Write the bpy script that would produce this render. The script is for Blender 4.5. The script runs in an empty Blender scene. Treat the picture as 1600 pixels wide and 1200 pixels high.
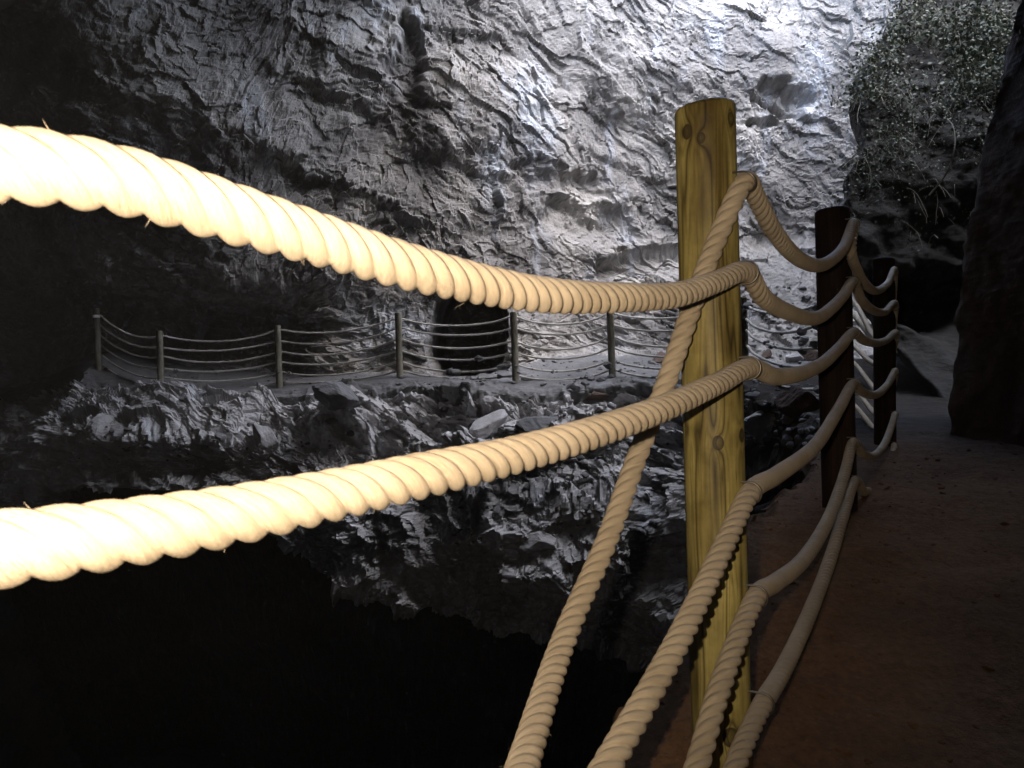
import bpy, bmesh, math, random
import numpy as np
from mathutils import Vector, Matrix

S = bpy.context.scene
C = S.collection
R = math.radians

# ------------------------------------------------------------------ camera
F = 1256.0                                   # focal length in photograph pixels (1600 wide)
ROT = Matrix.Rotation(R(88.0), 3, 'X') @ Matrix.Rotation(R(-2.1), 3, 'Z')
cam_d = bpy.data.cameras.new('camera')
cam = bpy.data.objects.new('camera', cam_d)
C.objects.link(cam)
cam.matrix_world = ROT.to_4x4()
cam_d.sensor_width = 36.0
cam_d.lens = 36.0 * F / 1600.0
cam_d.clip_start = 0.02
cam_d.clip_end = 500
cam_d.dof.use_dof = True
cam_d.dof.focus_distance = 3.2
cam_d.dof.aperture_fstop = 24.0
S.camera = cam

# ------------------------------------------------------------------ light
SUN_EL, SUN_AZ = R(51), R(132)               # overcast daylight falling through the cave mouth, upper right
w = bpy.data.worlds.new("World"); S.world = w
w.use_nodes = True
nt = w.node_tree; nt.nodes.clear()
sky = nt.nodes.new('ShaderNodeTexSky'); sky.sky_type = 'NISHITA'; sky.sun_disc = False
sky.sun_elevation = SUN_EL; sky.sun_rotation = SUN_AZ
bg = nt.nodes.new('ShaderNodeBackground'); bg.inputs['Strength'].default_value = 0.12
wo = nt.nodes.new('ShaderNodeOutputWorld')
nt.links.new(sky.outputs[0], bg.inputs[0]); nt.links.new(bg.outputs[0], wo.inputs[0])

SUN_DIR = Vector((math.sin(SUN_AZ) * math.cos(SUN_EL), math.cos(SUN_AZ) * math.cos(SUN_EL), math.sin(SUN_EL)))
sun_d = bpy.data.lights.new('sun', 'SUN'); sun_d.energy = 1.1; sun_d.angle = R(105)
sun_d.color = (1.0, 0.97, 0.93)
sun = bpy.data.objects.new('sun', sun_d); C.objects.link(sun)
sun.rotation_euler = SUN_DIR.to_track_quat('Z', 'Y').to_euler()

# the small warm lamp of the phone that took the picture: it lights the ropes and the first post
lamp_d = bpy.data.lights.new('phone_lamp', 'SPOT'); lamp_d.energy = 6.9; lamp_d.shadow_soft_size = 0.006
lamp_d.spot_size = R(112); lamp_d.spot_blend = 1.0
lamp_d.color = (1.0, 0.86, 0.69)
lamp = bpy.data.objects.new('phone_lamp', lamp_d); C.objects.link(lamp)
lamp.location = (-0.05, 0.03, 0.02)
lamp.rotation_euler = Vector((0.26, -1.0, -0.03)).to_track_quat('Z', 'Y').to_euler()

vs = S.view_settings
vs.view_transform = 'Standard'; vs.look = 'None'; vs.gamma = 1; vs.use_curve_mapping = False
vs.exposure = 3.5
S.render.engine = 'CYCLES'
S.cycles.max_bounces = 8; S.cycles.diffuse_bounces = 7
S.cycles.use_denoising = True

# ------------------------------------------------------------------ helpers
def at(px, py, y):
    """the point at distance y in front of the camera that the photograph shows at pixel (px, py)"""
    d = ROT @ Vector(((px - 800) / F, (600 - py) / F, -1))
    return d * (y / d.y)

def on_plane(px, py, a, b):
    """the point at pixel (px,py) on the vertical plane through a and b"""
    d = ROT @ Vector(((px - 800) / F, (600 - py) / F, -1))
    ex, ey = b.x - a.x, b.y - a.y
    n = (ey, -ex)
    t = (a.x * n[0] + a.y * n[1]) / (d.x * n[0] + d.y * n[1])
    return d * t

def mesh_np(name, V, faces, smooth=True):
    V = np.asarray(V, dtype=np.float32); faces = np.asarray(faces, dtype=np.int32)
    me = bpy.data.meshes.new(name)
    k = faces.shape[1]
    me.vertices.add(len(V)); me.vertices.foreach_set('co', V.ravel())
    me.loops.add(faces.size); me.loops.foreach_set('vertex_index', faces.ravel())
    me.polygons.add(len(faces))
    me.polygons.foreach_set('loop_start', np.arange(0, faces.size, k, dtype=np.int32))
    me.polygons.foreach_set('loop_total', np.full(len(faces), k, dtype=np.int32))
    me.update(calc_edges=True)
    me.polygons.foreach_set('use_smooth', np.full(len(faces), smooth, dtype=bool))
    me.validate()
    return me

def add(name, me, mat=None, parent=None, loc=None):
    o = bpy.data.objects.new(name, me)
    C.objects.link(o)
    if mat:
        for m in (mat if isinstance(mat, (list, tuple)) else [mat]): me.materials.append(m)
    if parent: o.parent = parent
    if loc is not None: o.location = loc
    return o

def tag(o, label=None, cat=None, group=None, kind=None):
    if label: o['label'] = label
    if cat: o['category'] = cat
    if group: o['group'] = group
    if kind: o['kind'] = kind
    return o

def grid_faces(nr, nc, flip=False):
    i = np.arange(nr - 1)[:, None] * nc + np.arange(nc - 1)[None, :]
    f = np.stack([i, i + 1, i + 1 + nc, i + nc], -1).reshape(-1, 4)
    return f[:, ::-1].copy() if flip else f

# ---- noise in numpy
def hsh(ix, iy, s):
    h = (ix.astype(np.int64) * 374761393 + iy.astype(np.int64) * 668265263 + int(s) * 1442695041) & 0xFFFFFFFF
    h = ((h ^ (h >> 13)) * 1274126177) & 0xFFFFFFFF
    h = ((h ^ (h >> 16)) * 2246822519) & 0xFFFFFFFF
    return ((h ^ (h >> 15)) & 0xFFFFFF).astype(np.float64) / 0xFFFFFF

def gnoise(x, y, s):
    xi = np.floor(x); yi = np.floor(y); fx = x - xi; fy = y - yi
    ux = fx * fx * fx * (fx * (fx * 6 - 15) + 10); uy = fy * fy * fy * (fy * (fy * 6 - 15) + 10)
    def g(ox, oy):
        a = hsh(xi + ox, yi + oy, s) * 6.2831853
        return np.cos(a) * (fx - ox) + np.sin(a) * (fy - oy)
    a = g(0, 0) * (1 - ux) + g(1, 0) * ux
    b = g(0, 1) * (1 - ux) + g(1, 1) * ux
    return (a * (1 - uy) + b * uy) * 1.5

def fbm(x, y, s, octv=5, gain=0.5, ridged=False):
    o = np.zeros_like(x); a = 1.0; f = 1.0
    for k in range(octv):
        n = gnoise(x * f + 17.3 * k, y * f - 9.1 * k, s + k * 7)
        if ridged: n = 1 - 2 * np.abs(n)
        o += a * n; a *= gain; f *= 2.03
    return o

def facet(x, y, s, tilt=1.0, jit=0.9):
    """broken rock: every cell of a jittered grid is a small tilted plane of its own height"""
    xi = np.floor(x); yi = np.floor(y)
    best = np.full(x.shape, 1e9); val = np.zeros_like(x)
    for ox in (-1, 0, 1):
        for oy in (-1, 0, 1):
            cx = xi + ox; cy = yi + oy
            dx = x - (cx + 0.5 + (hsh(cx, cy, s) - 0.5) * jit)
            dy = y - (cy + 0.5 + (hsh(cx, cy, s + 1) - 0.5) * jit)
            d = dx * dx + dy * dy
            v = (hsh(cx, cy, s + 2) - 0.5) + tilt * ((hsh(cx, cy, s + 3) - 0.5) * dx + (hsh(cx, cy, s + 4) - 0.5) * dy)
            m = d < best
            best = np.where(m, d, best); val = np.where(m, v, val)
    return val

def sstep(a, b, x):
    t = np.clip((x - a) / (b - a), 0, 1)
    return t * t * (3 - 2 * t)

def rock_relief(a, b, seed, big=1.0, ang=-0.42):
    """relief of bedded, fractured rock at in-surface coordinates a, b (metres); beds dip to the right"""
    wx = a + 0.16 * fbm(a * 0.9, b * 0.9, seed + 50, 4); wy = b + 0.16 * fbm(a * 0.9 + 9, b * 0.9, seed + 60, 4)
    def turned(t):
        return wx * math.cos(t) + wy * math.sin(t), -wx * math.sin(t) + wy * math.cos(t)
    u, v = turned(ang)
    u2, v2 = turned(ang + 1.9)
    blk = sstep(-0.25, 0.35, fbm(a * 0.4 + 30, b * 0.4, seed + 75, 4))     # where the rock breaks into blocks instead of beds
    h = 0.42 * big * fbm(a * 0.28, b * 0.28, seed + 1, 3)
    h += 0.13 * big * facet(u / 2.2, v / 1.1, seed + 10, 1.5)
    m1 = sstep(-0.5, 0.5, fbm(a * 0.35, b * 0.35, seed + 70, 3))
    h += (0.07 + 0.09 * m1) * facet(u / 0.95, v / 0.40, seed + 20, 1.7)
    m2 = sstep(-0.4, 0.4, fbm(a * 0.6 + 4, b * 0.6, seed + 80, 3))
    h += (0.04 + 0.08 * m2) * ((1 - blk) * facet(u / 0.42, v / 0.16, seed + 30, 1.7) + blk * facet(u2 / 0.36, v2 / 0.24, seed + 31, 2.0))
    m3 = sstep(-0.4, 0.3, fbm(a * 1.1, b * 1.1, seed + 90, 3))
    h += (0.022 + 0.048 * m3) * ((1 - blk) * facet(u / 0.19, v / 0.08, seed + 40, 1.6) + blk * facet(u2 / 0.15, v2 / 0.10, seed + 41, 1.9))
    h += 0.019 * facet(a / 0.085, b / 0.06, seed + 44, 1.4)
    h += 0.022 * fbm(a * 4.0, b * 4.0, seed + 95, 4, 0.55)
    return h

# ---- node materials
def mat_new(name):
    m = bpy.data.materials.new(name); m.use_nodes = True
    t = m.node_tree; b = t.nodes['Principled BSDF']
    return m, t, b

def N(t, kind, **kw):
    n = t.nodes.new(kind)
    for k, v in kw.items():
        if k in n.inputs.keys() if hasattr(n.inputs, 'keys') else False: n.inputs[k].default_value = v
        else: setattr(n, k, v)
    return n

def ramp(t, src, stops):
    r = t.nodes.new('ShaderNodeValToRGB')
    while len(r.color_ramp.elements) > 1: r.color_ramp.elements.remove(r.color_ramp.elements[0])
    r.color_ramp.elements[0].position = stops[0][0]; r.color_ramp.elements[0].color = tuple(stops[0][1]) + (1,)
    for p, c in stops[1:]:
        e = r.color_ramp.elements.new(p); e.color = tuple(c) + (1,)
    t.links.new(src, r.inputs[0])
    return r

def noise(t, vec, scale, detail=6, rough=0.55, dist=0.0):
    n = t.nodes.new('ShaderNodeTexNoise')
    n.inputs['Scale'].default_value = scale; n.inputs['Detail'].default_value = detail
    n.inputs['Roughness'].default_value = rough; n.inputs['Distortion'].default_value = dist
    t.links.new(vec, n.inputs['Vector'])
    return n

def mix(t, fac, a, b, mode='MIX'):
    n = t.nodes.new('ShaderNodeMix'); n.data_type = 'RGBA'; n.blend_type = mode
    for i, v in ((0, fac), (6, a), (7, b)):
        if hasattr(v, 'node'): t.links.new(v, n.inputs[i])
        elif i == 0: n.inputs[0].default_value = v
        else: n.inputs[i].default_value = tuple(v) + (1,)
    return n.outputs[2]

def mapping(t, scale=(1, 1, 1), rot=(0, 0, 0)):
    tc = t.nodes.new('ShaderNodeTexCoord'); mp = t.nodes.new('ShaderNodeMapping')
    mp.inputs['Scale'].default_value = scale; mp.inputs['Rotation'].default_value = rot
    t.links.new(tc.outputs['Object'], mp.inputs[0])
    return mp.outputs[0]

def bump(t, b, h, strength, dist, prev=None):
    n = t.nodes.new('ShaderNodeBump'); n.inputs['Strength'].default_value = strength; n.inputs['Distance'].default_value = dist
    t.links.new(h, n.inputs['Height'])
    if prev: t.links.new(prev, n.inputs['Normal'])
    t.links.new(n.outputs[0], b.inputs['Normal'])
    return n.outputs[0]

def rock_mat(name, dark, mid, pale, mineral=0.5, min_col=(0.46, 0.49, 0.55), stains=()):
    m, t, b = mat_new(name)
    v = mapping(t)
    n1 = noise(t, v, 0.55, 8, 0.6, 0.4)
    c = ramp(t, n1.outputs[0], [(0.30, dark), (0.50, mid), (0.72, pale)])
    n2 = noise(t, v, 7.0, 8, 0.65)
    c2 = ramp(t, n2.outputs[0], [(0.30, (0.78, 0.78, 0.78)), (0.70, (1.15, 1.15, 1.15))])
    col = mix(t, 1.0, c.outputs[0], c2.outputs[0], 'MULTIPLY')
    # pale mineral wash running down the face
    vs_ = mapping(t, (1.5, 1.5, 0.45))
    n3 = noise(t, vs_, 0.9, 7, 0.62, 0.6)
    k = ramp(t, n3.outputs[0], [(0.56, (0, 0, 0)), (0.70, (mineral,) * 3)])
    col = mix(t, k.outputs[0], col, min_col)
    # lime washes where water ran down: each at its own place on the face
    for (sx_, sz_, wx_, wz_) in stains:
        tc = t.nodes.new('ShaderNodeTexCoord')
        nz = noise(t, v, 1.4, 5, 0.6)
        wv = t.nodes.new('ShaderNodeVectorMath'); wv.operation = 'MULTIPLY_ADD'; t.links.new(nz.outputs['Color'], wv.inputs[0])
        wv.inputs[1].default_value = (0.9, 0, 0.9); t.links.new(tc.outputs['Object'], wv.inputs[2])
        sb = t.nodes.new('ShaderNodeVectorMath'); sb.operation = 'SUBTRACT'; t.links.new(wv.outputs[0], sb.inputs[0]); sb.inputs[1].default_value = (sx_ + 0.45, 0, sz_ + 0.45)
        ml = t.nodes.new('ShaderNodeVectorMath'); ml.operation = 'MULTIPLY'; t.links.new(sb.outputs[0], ml.inputs[0]); ml.inputs[1].default_value = (1 / wx_, 0, 1 / wz_)
        ln = t.nodes.new('ShaderNodeVectorMath'); ln.operation = 'LENGTH'; t.links.new(ml.outputs[0], ln.inputs[0])
        kk = ramp(t, ln.outputs['Value'], [(0.15, (0.75, 0.75, 0.75)), (1.0, (0, 0, 0))])
        n5 = noise(t, v, 5.0, 6, 0.65); k5 = ramp(t, n5.outputs[0], [(0.38, (0.1, 0.1, 0.1)), (0.62, (1, 1, 1))])
        col = mix(t, mix(t, 1.0, kk.outputs[0], k5.outputs[0], 'MULTIPLY'), col, (0.46, 0.50, 0.56))
    t.links.new(col, b.inputs['Base Color'])
    b.inputs['Roughness'].default_value = 0.82
    b.inputs['Specular IOR Level'].default_value = 0.18
    h1 = noise(t, v, 22, 9, 0.68)
    p = bump(t, b, h1.outputs[0], 0.42, 0.025)
    vo = t.nodes.new('ShaderNodeTexVoronoi'); vo.inputs['Scale'].default_value = 16; vo.feature = 'F1'
    vv = mapping(t, (0.6, 0.6, 1.5), (0, 0.42, 0)); t.links.new(vv, vo.inputs['Vector'])
    bump(t, b, vo.outputs['Distance'], 0.35, 0.02, p)
    return m

M = {}
M['rock'] = rock_mat('cave_rock', (0.105, 0.098, 0.094), (0.215, 0.203, 0.194), (0.36, 0.338, 0.312), 0.4, stains=((0.55, 4.6, 0.55, 1.5), (-0.25, 3.4, 0.35, 0.8), (-2.1, 0.6, 0.9, 0.6), (4.3, 3.4, 0.7, 1.2), (6.4, 5.2, 0.5, 1.8)))
M['cliff'] = rock_mat('cliff_rock', (0.22, 0.21, 0.21), (0.33, 0.318, 0.315), (0.43, 0.415, 0.41), 0.4)
M['roof'] = rock_mat('roof_rock', (0.20, 0.195, 0.19), (0.30, 0.29, 0.28), (0.38, 0.37, 0.36), 0.0)
M['deep'] = rock_mat('shade_dark_rock', (0.03, 0.028, 0.027), (0.05, 0.047, 0.044), (0.07, 0.065, 0.06), 0.0)  # near-black rock: the pit's shade is painted into its colour
M['ledge'] = rock_mat('ledge_dust', (0.085, 0.083, 0.085), (0.12, 0.118, 0.12), (0.165, 0.16, 0.16), 0.2)
M['bank'] = rock_mat('bank_soil', (0.036, 0.033, 0.030), (0.058, 0.054, 0.049), (0.09, 0.086, 0.08), 0.0)
M['darkrock'] = rock_mat('dark_rock', (0.045, 0.032, 0.026), (0.075, 0.052, 0.042), (0.11, 0.08, 0.065), 0.0)

def earth_mat():
    m, t, b = mat_new('trodden_earth')
    v = mapping(t)
    n1 = noise(t, v, 1.6, 8, 0.6)
    c = ramp(t, n1.outputs[0], [(0.3, (0.155, 0.076, 0.031)), (0.55, (0.24, 0.118, 0.049)), (0.75, (0.31, 0.165, 0.078))])
    n2 = noise(t, v, 45, 6, 0.7)
    c2 = ramp(t, n2.outputs[0], [(0.3, (0.65, 0.65, 0.65)), (0.7, (1.25, 1.25, 1.25))])
    col = mix(t, 1.0, c.outputs[0], c2.outputs[0], 'MULTIPLY')
    vo = t.nodes.new('ShaderNodeTexVoronoi'); vo.inputs['Scale'].default_value = 48; t.links.new(v, vo.inputs['Vector'])
    k = ramp(t, vo.outputs['Distance'], [(0.10, (0.5, 0.5, 0.5)), (0.20, (0, 0, 0))])
    col = mix(t, k.outputs[0], col, (0.26, 0.15, 0.09))
    # far stretch of the path: darker grey, its dimmer light put into the colour
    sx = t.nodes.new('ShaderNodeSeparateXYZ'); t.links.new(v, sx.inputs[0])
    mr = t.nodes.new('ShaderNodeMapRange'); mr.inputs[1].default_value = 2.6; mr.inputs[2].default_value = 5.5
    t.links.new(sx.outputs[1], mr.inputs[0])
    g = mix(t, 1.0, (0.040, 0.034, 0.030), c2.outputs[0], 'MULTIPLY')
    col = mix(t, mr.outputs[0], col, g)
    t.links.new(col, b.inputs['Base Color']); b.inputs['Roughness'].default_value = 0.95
    b.inputs['Specular IOR Level'].default_value = 0.2
    h = noise(t, v, 30, 9, 0.7); p = bump(t, b, h.outputs[0], 1.0, 0.018)
    h2 = noise(t, v, 6, 4, 0.5); bump(t, b, h2.outputs[0], 0.5, 0.03, p)
    return m
M['earth'] = earth_mat()

def rope_mat(name, c0, c1, spec=0.45):
    m, t, b = mat_new(name)
    uv = t.nodes.new('ShaderNodeUVMap')
    mp = t.nodes.new('ShaderNodeMapping'); t.links.new(uv.outputs[0], mp.inputs[0]); mp.inputs['Scale'].default_value = (1, 9, 1)
    n = noise(t, mp.outputs[0], 3.0, 6, 0.65)
    c = ramp(t, n.outputs[0], [(0.25, c0), (0.7, c1)])
    v = mapping(t); n3 = noise(t, v, 9, 4)
    c3 = ramp(t, n3.outputs[0], [(0.3, (0.82, 0.80, 0.76)), (0.7, (1.08, 1.08, 1.08))])
    t.links.new(mix(t, 1.0, c.outputs[0], c3.outputs[0], 'MULTIPLY'), b.inputs['Base Color'])
    b.inputs['Roughness'].default_value = 0.5; b.inputs['Specular IOR Level'].default_value = spec
    mp2 = t.nodes.new('ShaderNodeMapping'); t.links.new(uv.outputs[0], mp2.inputs[0]); mp2.inputs['Scale'].default_value = (2, 34, 1)
    n2 = noise(t, mp2.outputs[0], 3.0, 4, 0.6)
    bump(t, b, n2.outputs[0], 0.8, 0.003)
    return m
M['rope'] = rope_mat('hemp_rope', (0.51, 0.385, 0.245), (0.67, 0.545, 0.385))
M['farrope'] = rope_mat('weathered_rope', (0.42, 0.40, 0.37), (0.60, 0.58, 0.55), 0.3)

def wood_mat(name, pale, mid, dark, knots=(), grain=1.0, rough=0.55):
    m, t, b = mat_new(name)
    tc = t.nodes.new('ShaderNodeTexCoord'); P = tc.outputs['Object']
    acc = None; kmask = None
    for (kp, kr) in knots:
        sub = t.nodes.new('ShaderNodeVectorMath'); sub.operation = 'SUBTRACT'; t.links.new(P, sub.inputs[0]); sub.inputs[1].default_value = kp
        sc = t.nodes.new('ShaderNodeVectorMath'); sc.operation = 'MULTIPLY'; t.links.new(sub.outputs[0], sc.inputs[0]); sc.inputs[1].default_value = (1, 1, 0.75)
        ln = t.nodes.new('ShaderNodeVectorMath'); ln.operation = 'LENGTH'; t.links.new(sc.outputs[0], ln.inputs[0])
        dv = t.nodes.new('ShaderNodeMath'); dv.operation = 'DIVIDE'; t.links.new(ln.outputs['Value'], dv.inputs[0]); dv.inputs[1].default_value = kr
        if acc is None: acc = dv.outputs[0]
        else:
            mn = t.nodes.new('ShaderNodeMath'); mn.operation = 'MINIMUM'; t.links.new(acc, mn.inputs[0]); t.links.new(dv.outputs[0], mn.inputs[1]); acc = mn.outputs[0]
    mp = t.nodes.new('ShaderNodeMapping'); mp.inputs['Scale'].default_value = (1, 1, 0.055); t.links.new(P, mp.inputs[0])
    big = noise(t, mp.outputs[0], 14, 2, 0.5)
    # growth rings wander round the knots
    h = t.nodes.new('ShaderNodeMath'); h.operation = 'MULTIPLY_ADD'; t.links.new(big.outputs[0], h.inputs[0]); h.inputs[1].default_value = 9.0 * grain; h.inputs[2].default_value = 0
    src = h.outputs[0]
    if acc is not None:
        e = t.nodes.new('ShaderNodeMath'); e.operation = 'MULTIPLY'; t.links.new(acc, e.inputs[0]); e.inputs[1].default_value = -1.0
        ex = t.nodes.new('ShaderNodeMath'); ex.operation = 'EXPONENT'; t.links.new(e.outputs[0], ex.inputs[0])
        ad = t.nodes.new('ShaderNodeMath'); ad.operation = 'MULTIPLY_ADD'; t.links.new(ex.outputs[0], ad.inputs[0]); ad.inputs[1].default_value = 1.6; t.links.new(src, ad.inputs[2])
        src = ad.outputs[0]
    fr = t.nodes.new('ShaderNodeMath'); fr.operation = 'PINGPONG'; fr.inputs[1].default_value = 0.5; t.links.new(src, fr.inputs[0])
    c = ramp(t, fr.outputs[0], [(0.0, tuple(0.85 * d_ + 0.15 * m_ for d_, m_ in zip(dark, mid))), (0.13, mid), (0.34, pale), (0.5, mid)])
    mp2 = t.nodes.new('ShaderNodeMapping'); mp2.inputs['Scale'].default_value = (1, 1, 0.12); t.links.new(P, mp2.inputs[0])
    st = noise(t, mp2.outputs[0], 9, 5, 0.6)
    s = ramp(t, st.outputs[0], [(0.34, (0.28, 0.24, 0.19)), (0.56, (1, 1, 1)), (0.75, (1.12, 1.1, 1.0))])
    col = mix(t, 1.0, c.outputs[0], s.outputs[0], 'MULTIPLY')
    fine = noise(t, mp.outputs[0], 160, 4, 0.6)
    s2 = ramp(t, fine.outputs[0], [(0.3, (0.8, 0.8, 0.8)), (0.7, (1.1, 1.1, 1.1))])
    col = mix(t, 0.8, col, s2.outputs[0], 'MULTIPLY')
    mp3 = t.nodes.new('ShaderNodeMapping'); mp3.inputs['Scale'].default_value = (1, 1, 0.03); t.links.new(P, mp3.inputs[0])
    ck = noise(t, mp3.outputs[0], 34, 3, 0.5, 0.6)          # drying cracks
    kc = ramp(t, ck.outputs[0], [(0.485, (1, 1, 1)), (0.50, (0.34, 0.30, 0.26)), (0.515, (1, 1, 1))])
    gate = noise(t, P, 6, 3); kg = ramp(t, gate.outputs[0], [(0.48, (0, 0, 0)), (0.60, (0.85, 0.85, 0.85))])
    col = mix(t, kg.outputs[0], col, mix(t, 1.0, col, kc.outputs[0], 'MULTIPLY'))
    gr = noise(t, P, 14, 6, 0.7); kr_ = ramp(t, gr.outputs[0], [(0.35, (0.68, 0.66, 0.60)), (0.62, (1.05, 1.05, 1.05))])
    col = mix(t, 0.8, col, kr_.outputs[0], 'MULTIPLY')
    if acc is not None:
        k = ramp(t, acc, [(0.25, (0.5, 0.5, 0.5)), (0.7, (0.8, 0.8, 0.8)), (0.9, (0.95, 0.95, 0.95)), (1.5, (0, 0, 0))])
        col = mix(t, k.outputs[0], col, tuple(x * 0.45 for x in dark))
    t.links.new(col, b.inputs['Base Color']); b.inputs['Roughness'].default_value = rough
    b.inputs['Specular IOR Level'].default_value = 0.25
    p = bump(t, b, fine.outputs[0], 0.35, 0.0012)
    bump(t, b, fr.outputs[0], 0.35, 0.002, p)
    return m

def plain(name, col, rough=0.6, metal=0.0, var=0.25, scale=12):
    m, t, b = mat_new(name)
    v = mapping(t); n = noise(t, v, scale, 5)
    c = ramp(t, n.outputs[0], [(0.3, tuple(x * (1 - var) for x in col)), (0.7, tuple(x * (1 + var) for x in col))])
    t.links.new(c.outputs[0], b.inputs['Base Color'])
    b.inputs['Roughness'].default_value = rough; b.inputs['Metallic'].default_value = metal
    bump(t, b, n.outputs[0], 0.3, 0.004)
    return m
M['steel'] = plain('staple_steel', (0.22, 0.19, 0.15), 0.45, 0.9)
M['stonepale'] = plain('pale_stone', (0.55, 0.54, 0.53), 0.8)
M['leaf'] = plain('dull_leaf', (0.135, 0.15, 0.10), 0.6, 0, 0.5, 3)
M['straw'] = plain('dry_stem', (0.30, 0.275, 0.21), 0.7, 0, 0.3, 5)
M['branch'] = plain('dead_wood', (0.035, 0.026, 0.02), 0.85, 0, 0.4, 20)

# ------------------------------------------------------------------ fence posts (places, used by the terrain too)
P1 = at(1129, 1205, 1.50); P2 = at(1312, 790, 3.00); P3 = at(1383, 690, 4.75)
P4 = at(1312, 640, 7.0)
FAR = [at(155, 577, 14.5), at(252, 616, 13.9), at(437, 607, 14.0), at(625, 590, 13.5),
       at(806, 597, 12.8), at(957, 590, 12.6), at(1165, 593, 10.9)]
FARTOP = [at(150, 482, 14.5), at(249, 517, 13.9), at(433, 508, 14.0), at(622, 488, 13.5),
          at(802, 487, 12.8), at(953, 482, 12.6), at(1161, 464, 10.9)]

# ------------------------------------------------------------------ cave wall + ledge + cliff (one profile swept along x)
dx = 0.021
X = np.arange(-14.0, 10.6, dx)
lip_x = [-14, -11, -9.2, -8.3, -7.6, -6.1, -4.9, -4.1, -3.0, -1.9, -0.9, 0.05, 1.0, 1.55, 2.4, 3.1, 4.5, 11]
lip_y = [16.0, 17.0, 16.4, 14.9, 14.05, 13.5, 13.45, 13.6, 13.3, 13.1, 12.75, 12.4, 12.25, 12.2, 11.4, 10.5, 10.4, 10.4]
lip = np.interp(X, lip_x, lip_y)
lz = np.interp(X, [-11, -9, -7.6, -6.1, -4.1, -1.9, 0, 1.55, 3.1, 3.6, 4.4, 11],
               [-0.4, -0.1, FAR[0].z, FAR[1].z, FAR[2].z, FAR[3].z, FAR[4].z, FAR[5].z, FAR[6].z - 0.03, -0.5, -0.7, -0.7])
def I(xs, ys): return np.interp(X, xs, ys)
zb = I([-11, -8.4, -7.6, -6.5, -5.2, -3.8, -3.0, -1.2, 0.4, 2.0, 3.0, 11],
       [-3.0, -2.4, -1.7, -1.85, -1.95, -2.5, -3.3, -3.9, -4.0, -4.3, -3.4, -3.4])
pw = I([-11, -8.2, -7.4, -5.0, -4.2, -3.5, -1.5, -1.0, 0.2, 1.0, 2.0, 3.2, 4.5, 11],
       [0.8, 1.0, 1.9, 2.1, 1.9, 1.25, 1.1, 1.6, 2.1, 2.9, 3.4, 3.8, 3.6, 3.6])
fz = I([-11, -7.5, -5.5, -3.5, -1.2, 0, 1, 3, 11], [0.1, 0.5, 0.35, 0.15, 0.05, 0.12, 0.35, 0.45, 0.5])
a7 = I([-11, -7.6, -4.6, -3.4, -1.5, 0.5, 2.5, 4, 11], [0.3, 0.7, 0.5, 0.1, 0.1, 0.3, 1.3, 1.7, 1.7])
z7 = I([-11, -7.6, -4.6, -3.4, 0.5, 2.5, 4, 11], [1.2, 1.4, 0.9, 0.6, 0.8, 1.4, 1.7, 1.7])
b8 = I([-11, -7.6, -5.8, -4.4, -3.4, -1.5, 0.5, 2.5, 4, 11], [-0.2, 0.7, 0.9, 0.95, 1.0, 1.35, 2.5, 5.5, 6.1, 6.1])
z8 = I([-11, -7.6, -5.8, -4.4, -3.6, -2.5, 11], [2.2, 1.75, 1.6, 1.4, 1.45, 1.9, 2.4])
b9 = I([-11, -7.6, -5, -2.5, 0, 3, 11], [-4.5, -3.2, -0.9, 0.9, 3.0, 6.6, 8.0])
z9 = I([-11, -5, -2, 11], [7.2, 9.5, 11.5, 11.5])
def soft(a, m=0.8):
    n = int(2.5 * m / dx); k = np.exp(-0.5 * (np.arange(-n, n + 1) * dx / m) ** 2); k /= k.sum()
    return np.convolve(np.pad(a, n, mode='edge'), k, mode='valid')
keys = [
    (lip + 11.0, np.full_like(X, -17.0)),
    (lip + 4.2, zb - 1.6),
    (lip + 2.2, zb + 0.45),
    (lip - 1.15, zb),
    (lip - 1.0, (zb * 0.45 + lz * 0.55)),
    (lip - 0.12, lz - 0.22),
    (lip + 0.28, lz),
    (lip + pw, lz + fz),
    (soft(lip + pw + a7, 0.45), soft(z7, 0.4)),
    (soft(lip + b8), soft(z8, 0.4)),
    (soft(lip + b9, 1.2), soft(z9)),
]
segs = [40, 36, 24, 100, 90, 14, 14, 70, 62, 64]
segs[-1] = 340
rowsY, rowsZ, kid = [], [], []
for k in range(len(keys) - 1):
    n = segs[k]
    for i in range(n):
        t = i / n
        rowsY.append(keys[k][0] * (1 - t) + keys[k + 1][0] * t)
        rowsZ.append(keys[k][1] * (1 - t) + keys[k + 1][1] * t)
        kid.append(k + t)
GY = np.array(rowsY); GZ = np.array(rowsZ); kid = np.array(kid)
GX = np.repeat(X[None, :], len(GY), 0)
def smooth_rows(A, n=3, it=2):
    for _ in range(it):
        B = A.copy()
        for s in range(1, n + 1):
            B[n:-n] += A[n - s:len(A) - n - s] + A[n + s:len(A) - n + s]
        B[n:-n] /= (2 * n + 1); A = B
    return A
GY = smooth_rows(GY); GZ = smooth_rows(GZ)
def normals(x, y, z):
    P = np.stack([x, y, z], -1)
    du = np.gradient(P, axis=1); dv = np.gradient(P, axis=0)
    n = np.cross(du, dv); n /= np.linalg.norm(n, axis=-1, keepdims=True) + 1e-9
    return n
NR = normals(GX, GY, GZ)
ds = np.sqrt(np.diff(GY, axis=0) ** 2 + np.diff(GZ, axis=0) ** 2)
ARC = np.concatenate([np.zeros((1, GX.shape[1])), np.cumsum(ds, 0)], 0)
ARC = ARC - ARC[np.searchsorted(kid, 6.0)][None, :]
ARC = np.repeat(ARC.mean(1)[:, None], GX.shape[1], 1) * 0.5 + ARC * 0.5
H = rock_relief(GX, ARC, 3)
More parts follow.
